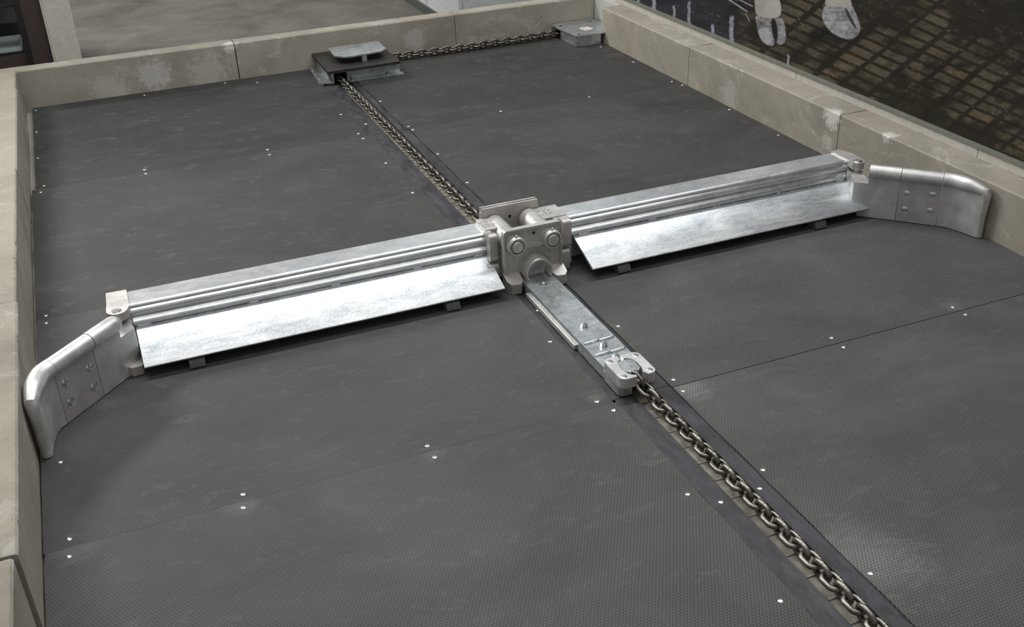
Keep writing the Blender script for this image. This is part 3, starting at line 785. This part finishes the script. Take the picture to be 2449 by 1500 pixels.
for x, y in ((-0.045, -0.600), (0.032, -0.600), (0.032, -0.681), (-0.045, -0.683)):
    lathe('clamp_screw', (x, y, 0.0575), (0, 0, 1), [(0, 0.0085), (0.0008, 0.0085), (0.0012, 0.0075), (0.0030, 0.0058), (0.0030, 0.003), (0.001, 0.0026), (0.001, 0)], M['steel'], cc, 20)

# ------------------------------------------------------------------ chains
def link_mesh():
    bm = bmesh.new(); Rr = 0.0158; h = 0.0245 - Rr; path = []
    for k in range(13): a = -math.pi / 2 + math.pi * k / 12; path.append((h + Rr * math.cos(a), Rr * math.sin(a), 0))
    for k in range(13): a = math.pi / 2 + math.pi * k / 12; path.append((-h + Rr * math.cos(a), Rr * math.sin(a), 0))
    bm_tube(bm, path, 0.0061, 12, closed=True)
    # weld collar on one long side
    bm_tube(bm, [(-0.0028, Rr, 0), (0, Rr, 0), (0.0028, Rr, 0)], 0.0068, 12)
    bmesh.ops.recalc_face_normals(bm, faces=bm.faces)
    me = bpy.data.meshes.new('chain_link'); bm.to_mesh(me); bm.free()
    for p in me.polygons: p.use_smooth = True
    me.set_sharp_from_angle(angle=math.radians(60)); me.materials.append(M['chain'])
    return me
LM = link_mesh()
def chain(label, pts, phase=0.0, tilt=0.0, start_vertical=True, group=None):
    pts = [Vector(p) for p in pts]
    root = thing('chain', label, 'chain', (pts[0].x, pts[0].y, 0), group)
    seg = [(b - a).length for a, b in zip(pts, pts[1:])]; tot = sum(seg); s = phase; k = 0
    while s <= tot:
        r = s; j = 0
        while j < len(seg) - 1 and r > seg[j]: r -= seg[j]; j += 1
        d = (pts[j + 1] - pts[j]).normalized(); p = pts[j] + d * r
        up = Vector((0, 0, 1)); side = up.cross(d).normalized(); up2 = d.cross(side)
        ang = (math.pi / 2 if (k % 2 == 0) == start_vertical else 0) + tilt + random.uniform(-0.05, 0.05)
        yv = side * math.cos(ang) + up2 * math.sin(ang); zv = d.cross(yv)
        o = bpy.data.objects.new('link', LM); COL.objects.link(o)
        mt = Matrix((d, yv, zv)).transposed().to_4x4()
        o.parent = root; o.matrix_basis = Matrix.Translation(p - root.location) @ mt
        s += 0.0356; k += 1
    return root
chain('heavy oiled chain running from the tow bar clamp to the lower right edge', [(-0.004, -0.680, 0.033), (0.003, -0.708, 0.022), (0.0125, -0.763, 0.009), (0.0125, -1.95, 0.0085)], start_vertical=True, group=None)
chain('taut heavy chain running from the carriage back to the black lidded box', [(0.016, 0.246, 0.0085), (0.012, 0.8, 0.0085), (-0.002, 2.25, 0.012), (-0.006, 2.60, 0.022)], tilt=0.0)
chain('chain lying along the far kerb between the lidded box and the corner box', [(0.33, 2.745, 0.026), (0.75, 2.737, 0.025), (1.05, 2.742, 0.026), (1.335, 2.752, 0.030)], start_vertical=False, tilt=0.12)

# ------------------------------------------------------------------ pulley box with the black lid
P_ = thing('pulley_box', 'low galvanised pulley box under a black rubber lid against the far kerb', 'pulley box', (0.13, 2.66, 0))
box('side_wall', 0.032, 0.315, 2.520, 2.528, 0.002, 0.066, M['galv'], P_, bev=0.001)
box('side_wall', -0.045, -0.038, 2.50, 2.80, 0.002, 0.066, M['galv'], P_, bev=0.001)
box('side_wall', 0.308, 0.315, 2.529, 2.715, 0.002, 0.066, M['galv'], P_, bev=0.001)
box('rear_wall', -0.038, 0.315, 2.80, 2.807, 0.002, 0.066, M['galv'], P_, bev=0.001)
box('guide_wall', 0.030, 0.036, 2.505, 2.58, 0.002, 0.066, M['galv'], P_, bev=0.001)
box('front_flange', 0.036, 0.325, 2.475, 2.5195, 0.0005, 0.006, M['galv'], P_, bev=0.001)
bm = bmesh.new(); bm_prism(bm, [(-0.046, 2.49), (-0.046, 2.815), (-0.100, 2.80), (-0.115, 2.52)], 0.0005, 0.008, 'Z')
fl = link_bm('side_flange', bm, M['galv'], P_, bev=0.001)
bm = bmesh.new(); bm_prism(bm, [(2.50, 0.006), (2.80, 0.006), (2.78, 0.045), (2.56, 0.045)], -0.060, -0.0465, 'X')
link_bm('gusset_plate', bm, M['galv'], fl, bev=0.001)
for x, y in ((-0.088, 2.775), (-0.094, 2.60), (-0.066, 2.555), (0.055, 2.497), (0.246, 2.497)):
    lathe('flange_bolt', (x, y, 0.006), (0, 0, 1), [(0, 0.011), (0.002, 0.011), (0.0022, 0.008), (0.008, 0.0075), (0.009, 0.005), (0.009, 0)], M['steel'], P_, 12)
lid = [(-0.074, 2.828), (0.302, 2.828), (0.303, 2.452), (-0.078, 2.448)]
bm = bmesh.new(); bm_prism(bm, lid, 0.0665, 0.080, 'Z')
for v in bm.verts:
    if v.co.x < 0 and v.co.y < 2.6: v.co.z -= 0.001
lo = link_bm('rubber_lid', bm, M['rubber'], P_, bev=0.002)
cyl('pulley_hub', (0.13, 2.66, 0.004), (0, 0, 1), 0.062, 0.06, M['cast'], P_, 30)
st = box('cap_stem', 0.126, 0.150, 2.535, 2.60, 0.0803, 0.1125, M['galv'], P_, bev=0.002)
cap = [(-0.002, 2.745), (0.262, 2.755), (0.275, 2.735), (0.268, 2.585), (0.235, 2.548), (0.075, 2.528), (0.030, 2.535), (-0.008, 2.58)]
bm = bmesh.new(); bm_prism(bm, cap, 0.1125, 0.1195, 'Z'); link_bm('cap_plate', bm, M['galv'], P_, bev=0.0015, label='galvanised cap plate with cut corners')

# ------------------------------------------------------------------ corner box
B_ = thing('corner_box', 'flat galvanised cover box in the far right corner with a pale sticker', 'metal box', (1.42, 2.65, 0))
bm = bmesh.new(); bm_prism(bm, [(1.325, 2.513), (1.475, 2.513), (1.475, 2.519), (1.325, 2.519)], 0.002, 0.058, 'Z')
link_bm('front_skirt', bm, M['galv'], B_, bev=0.001)
box('left_skirt', 1.3225, 1.3285, 2.519, 2.715, 0.002, 0.058, M['galv'], B_, bev=0.001)
bm = bmesh.new(); bm_prism(bm, [(1.320, 2.508), (1.497, 2.508), (1.497, 2.562), (1.575, 2.562), (1.575, 2.822), (1.320, 2.822), (1.306, 2.78)], 0.057, 0.063, 'Z')
link_bm('top_cover', bm, M['galv'], B_, bev=0.002)
box('inner_wheel_housing', 1.36, 1.49, 2.54, 2.70, 0.004, 0.056, M['black'], B_, bev=0.003)
stq = box('sticker', 1.415, 1.470, 2.60, 2.665, 0.0628, 0.0636, M['sticker'], B_, bev=0)
stq.rotation_euler = (0, 0, 0.12)
bm = bmesh.new()
for k in range(3): bm_box(bm, 1.425, 1.455 - 0.006 * k, 2.615 + 0.013 * k, 2.619 + 0.013 * k, 0.0635, 0.0639)
link_bm('faded_print', bm, M['sticker_ink'], stq, bev=0)
for x, y in ((1.345, 2.76), (1.352, 2.535), (1.535, 2.775)):
    lathe('cover_bolt', (x, y, 0.0625), (0, 0, 1), [(0, 0.010), (0.001, 0.010), (0.0012, 0.006), (0.0012, 0)], M['black'], B_, 16)

# ------------------------------------------------------------------ big photographic print on the right wall
H = np.array([[8.294237626506437, -173.30889088790676, 2255.19869453503], [-127.50440497559, -662.0805898435896, 467.50929018074686], [0.20811335308897339, -0.12302007469187433, 1.0]])
def vnoise(x, y, seed):
    xi = np.floor(x).astype(np.int64); yi = np.floor(y).astype(np.int64); fx = x - xi; fy = y - yi
    fx = fx * fx * (3 - 2 * fx); fy = fy * fy * (3 - 2 * fy)
    def h(a, b):
        n = (a * 374761393 + b * 668265263 + seed * 1442695041) & 0xffffffff
        n = ((n ^ (n >> 13)) * 1274126177) & 0xffffffff
        return ((n ^ (n >> 16)) & 0xffff) / 65535.0
    return (h(xi, yi) * (1 - fx) + h(xi + 1, yi) * fx) * (1 - fy) + (h(xi, yi + 1) * (1 - fx) + h(xi + 1, yi + 1) * fx) * fy
def fbm(x, y, seed, o=4):
    r = 0; a = 0.5
    for k in range(o): r = r + a * vnoise(x * 2 ** k, y * 2 ** k, seed + k); a *= 0.5
    return r / (1 - 0.5 ** o)
def sstep(a, b, x):
    t = np.clip((x - a) / (b - a), 0, 1); return t * t * (3 - 2 * t)
def inpoly(px, py, poly, soft=2.0):
    """soft coverage of a smoothed polygon"""
    for _ in range(2):
        poly = [((a[0] * (1 - f) + b[0] * f), (a[1] * (1 - f) + b[1] * f)) for a, b in zip(poly, poly[1:] + poly[:1]) for f in (0.25, 0.75)]
    ins = np.zeros(px.shape, bool); dmin = np.full(px.shape, 1e9)
    for (x0, y0), (x1, y1) in zip(poly, poly[1:] + poly[:1]):
        c = ((y0 > py) != (y1 > py)) & (px < (x1 - x0) * (py - y0) / (y1 - y0 + 1e-9) + x0); ins ^= c
        ex, ey = x1 - x0, y1 - y0; t = np.clip(((px - x0) * ex + (py - y0) * ey) / (ex * ex + ey * ey), 0, 1)
        dmin = np.minimum(dmin, np.hypot(px - x0 - t * ex, py - y0 - t * ey))
    return np.clip(0.5 + np.where(ins, dmin, -dmin) / soft, 0, 1)
def print_colour(Y, Z):
    q = H @ np.stack([Y.ravel(), Z.ravel(), np.ones(Y.size)]); s, t_ = q[0] / q[2], q[1] / q[2]
    wob = 5 * (fbm(s / 60, t_ / 60, 3) - 0.5)
    # brick lattice of the wet stable floor in the print
    e1 = np.array([62.0, 27.5]); e2 = np.array([20.5, -17.0]); det = e1[0] * e2[1] - e1[1] * e2[0]
    ds, dt = s - 1883 + wob, t_ - 144 + wob
    u = (ds * e2[1] - dt * e2[0]) / det; v = (e1[0] * dt - e1[1] * ds) / det
    ui, vi = np.floor(u), np.floor(v); fu, fv = u - ui, v - vi
    n1 = (np.sin(ui * 12.9 + vi * 78.2) * 43758.5) % 1.0
    brick = sstep(0.0, 0.07, fu - 0.06 - 0.06 * (ui % 2)) * sstep(0, 0.07, 0.95 - fu) * sstep(0, 0.14, fv - 0.10) * sstep(0, 0.12, 0.92 - fv)
    big = fbm(s / 130, t_ / 130, 11); mid = fbm(s / 34, t_ / 20, 21); fine = fbm(s / 7, t_ / 5, 31)
    wet = sstep(0.42, 0.66, big + 0.5 * (mid - 0.5)) * 0.80 + 0.06
    reg = 1 - 0.45 * sstep(2180, 2400, s + 0.4 * t_ - 60) * sstep(260, 40, t_) - 0.25 * sstep(1760, 1560, s)
    base = np.array([0.021, 0.018, 0.013])[:, None] * (0.7 + 0.8 * mid)
    bc = np.array([0.112, 0.095, 0.060])[:, None] * (0.55 + 0.5 * n1 + 0.75 * (fine - 0.3)) + np.array([0.014, 0.0, -0.003])[:, None] * (n1 > 0.7)
    k = brick * wet * reg
    col = base * (1 - k) + np.clip(bc, 0.004, 1) * k
    # the cold dark reflective part at the left
    cold = sstep(1800, 1700, s) * sstep(170, 110, t_ - (s - 1700) * 0.35)
    cb = np.array([0.022, 0.022, 0.028])[:, None] * (0.6 + 1.1 * mid)
    col = col * (1 - cold) + cb * cold
    streak = np.zeros(s.shape)
    for sx, t0, t1, w in ((1520, 0, 22, 5), (1557, -5, 35, 6), (1605, 15, 48, 4), (1641, 5, 62, 5), (1697, 60, 88, 5), (1742, 40, 105, 7), (1877, 133, 160, 4)):
        streak = np.maximum(streak, sstep(w, w * 0.3, np.abs(s - sx - 4 * (fbm(s * 0 + sx, t_ / 6, 5) - 0.5))) * sstep(t0 - 4, t0 + 4, t_) * sstep(t1 + 4, t1 - 4, t_))
    for (a0, b0, a1, b1, w) in ((1735, 0, 1778, 28, 2.5), (1760, 0, 1792, 16, 2), (1775, 34, 1785, 52, 1.5)):
        ex, ey = a1 - a0, b1 - b0; tt = np.clip(((s - a0) * ex + (t_ - b0) * ey) / (ex * ex + ey * ey), 0, 1)
        streak = np.maximum(streak, sstep(w, w * 0.4, np.hypot(s - a0 - tt * ex, t_ - b0 - tt * ey)))
    streak *= 0.35 + 0.9 * fine
    col = col * (1 - streak) + np.array([0.36, 0.36, 0.44])[:, None] * streak
    glint = sstep(0.84, 0.9, vnoise(s / 3.2, t_ / 2.6, 77)) * sstep(0.5, 0.7, mid) * 0.6
    col = col * (1 - glint) + 0.20 * glint
    # dark water below the hooves
    for cx_, cy_, rx, ry in ((1828, 95, 62, 24), (1985, 82, 72, 30)):
        dd = 1 - np.clip(np.hypot((s - cx_) / rx, (t_ - cy_) / ry), 0, 1); dd = sstep(0, 0.5, dd) * 0.8
        col = col * (1 - dd) + 0.010 * dd
    def lay(mask, c): 
        nonlocal col
        col = col * (1 - mask) + c * mask
    pale = np.array([0.42, 0.385, 0.36])[:, None]; grey = np.array([0.26, 0.255, 0.265])[:, None]
    legA = [(1776, -1100), (1795, -60), (1797, 18), (1800, 36), (1815, 44), (1845, 46), (1860, 38), (1860, 14), (1853, -8), (1848, -60), (1858, -1100)]
    lay(inpoly(s, t_, legA), pale * (0.72 + 0.32 * fine + 0.2 * sstep(1800, 1850, s)))
    hoofA = [(1797, 36), (1802, 62), (1806, 86), (1818, 104), (1832, 112), (1843, 110), (1846, 96), (1850, 108), (1864, 108), (1872, 98), (1870, 70), (1864, 42), (1845, 46), (1818, 44)]
    lay(inpoly(s, t_, hoofA), grey * (0.8 + 1.4 * (fine - 0.45) + 1.2 * (mid - 0.45)))
    lay(inpoly(s, t_, [(1803, 68), (1835, 68), (1840, 108), (1826, 107), (1812, 96)], 4), np.array([0.40, 0.39, 0.42])[:, None] * (0.7 + 0.5 * fine))
    lay(inpoly(s, t_, [(1835, 46), (1846, 46), (1852, 70), (1852, 98), (1846, 104), (1838, 80)], 3), 0.016 * np.ones((3, 1)))
    legB = [(1940, -1100), (1960, -60), (1968, -4), (1962, 14), (1985, 18), (2030, 24), (2027, 8), (2024, -10), (2020, -60), (2034, -1100)]
    lay(inpoly(s, t_, legB), pale * (0.78 + 0.36 * fine))
    hoofB = [(1962, 14), (1956, 34), (1962, 60), (1985, 84), (2014, 96), (2034, 94), (2049, 78), (2048, 58), (2036, 28), (2028, 12), (2010, 18), (1985, 18)]
    lay(inpoly(s, t_, hoofB), grey * (0.85 + 1.4 * (fine - 0.45) + 1.2 * (mid - 0.45)))
    lay(inpoly(s, t_, [(2010, 22), (2016, 20), (2030, 48), (2042, 70), (2034, 68), (2020, 46)], 3), 0.045 * np.ones((3, 1)))
    return np.clip(col * 0.86, 0.003, 1.0).T
def print_mesh(x, y0, y1, z0, z1, ny, nz):
    ys_ = np.linspace(y0, y1, ny); zs_ = np.linspace(z0, z1, nz); Y, Z = np.meshgrid(ys_, zs_, indexing='ij')
    co = np.stack([np.full(Y.size, x), Y.ravel(), Z.ravel()], 1)
    i = np.arange(ny * nz).reshape(ny, nz)
    quads = np.stack([i[:-1, :-1].ravel(), i[:-1, 1:].ravel(), i[1:, 1:].ravel(), i[1:, :-1].ravel()], 1)
    return co, quads, print_colour(Y, Z)
def build_print(parts):
    cos, qs, cs, off = [], [], [], 0
    for p in parts:
        co, q, c = print_mesh(*p); cos.append(co); qs.append(q + off); cs.append(c); off += len(co)
    co = np.concatenate(cos); q = np.concatenate(qs); c = np.concatenate(cs)
    ctr = (co.min(0) + co.max(0)) / 2; co = co - ctr
    me = bpy.data.meshes.new('photographic_print')
    me.vertices.add(len(co)); me.vertices.foreach_set('co', co.ravel())
    me.loops.add(q.size); me.loops.foreach_set('vertex_index', q.ravel().astype(np.int32))
    me.polygons.add(len(q)); me.polygons.foreach_set('loop_start', np.arange(0, q.size, 4, dtype=np.int32)); me.polygons.foreach_set('loop_total', np.full(len(q), 4, dtype=np.int32))
    me.update(calc_edges=True)
    at = me.color_attributes.new('ink', 'FLOAT_COLOR', 'POINT')
    at.data.foreach_set('color', np.concatenate([c, np.ones((len(c), 1))], 1).ravel())
    t = NT('printed_banner'); a = t.add('ShaderNodeAttribute', attribute_name='ink'); t.set(col=a.outputs['Color'], rough=0.5, spec=0.18)
    me.materials.append(t.m)
    o = bpy.data.objects.new('photographic_print', me); COL.objects.link(o); o.location = Vector(ctr); return o
pr = build_print([(1.6425, -0.60, 2.60, 0.231, 0.86, 1240, 250), (1.6425, -1.55, -0.60, 0.231, 0.86, 90, 60), (1.6425, -1.55, 2.60, 0.86, 1.88, 420, 110)])
tag(pr, 'large photographic print of two pale hooves standing on a wet brick floor', 'wall print')
fr = box('print_frame', 1.617, 1.6445, -1.57, 2.62, 0.2225, 0.2305, M['lipgreen'], None, bev=0.002)
tag(fr, 'grey-green edge rail under the large photographic print', 'edge rail')

# ------------------------------------------------------------------ cream post and display cabinet at the far left
po = thing('cream_post', 'cream painted square post behind the far kerb, upper left', 'post', (-1.27, 3.46, -0.05))
box('post_body', -1.335, -1.203, 3.40, 3.53, -0.052, 2.6, M['cream'], po, bev=0.003)
box('edge_strip', -1.346, -1.335, 3.404, 3.415, -0.052, 2.6, M['cream'], po, bev=0.002)
dc = thing('display_cabinet', 'black framed cabinet with dark brown end panel, far upper left corner', 'cabinet', (-1.9, 3.7, -0.05))
box('end_panel', -1.440, -1.349, 3.425, 3.445, -0.052, 2.3, M['brown'], dc, bev=0.002)
box('corner_upright', -1.475, -1.443, 3.42, 3.45, -0.052, 2.3, M['black'], dc, bev=0.002)
box('corner_upright', -2.62, -2.59, 3.42, 3.45, -0.052, 2.3, M['black'], dc, bev=0.002)
box('base_panel', -2.59, -1.475, 3.44, 3.46, -0.052, 0.12, M['brown'], dc, bev=0.002)
box('back_panel', -2.62, -1.35, 4.20, 4.22, -0.052, 2.3, M['shoe'], dc, bev=0.002)
box('shelf', -2.59, -1.475, 3.46, 4.20, 0.125, 0.135, M['black'], dc, bev=0.002)
tr = thing('metal_tray', 'bright metal tray on the lowest shelf of the cabinet', 'tray', (-1.72, 3.55, 0.135))
bm = bmesh.new(); bm_box(bm, -2.0, -1.49, 3.47, 3.76, 0.1352, 0.140)
link_bm('tray_floor', bm, M['tray'], tr, bev=0.001)
box('tray_rim', -2.0, -1.49, 3.47, 3.476, 0.140, 0.158, M['tray'], tr, bev=0.001)
box('tray_rim', -2.0, -1.49, 3.754, 3.76, 0.140, 0.158, M['tray'], tr, bev=0.001)
box('tray_rim', -1.496, -1.49, 3.476, 3.754, 0.140, 0.158, M['tray'], tr, bev=0.001)
o = lathe('metal_bowl', (-1.63, 3.60, 0.3752), (0, 0, 1), [(0, 0.03), (0.002, 0.045), (0.03, 0.075), (0.05, 0.085), (0.052, 0.083), (0.03, 0.071), (0.005, 0.04), (0.005, 0)], M['tray'])
tag(o, 'small bright metal bowl on the upper shelf of the cabinet', 'bowl')
box('shelf', -2.59, -1.475, 3.46, 4.20, 0.365, 0.375, M['black'], dc, bev=0.002)
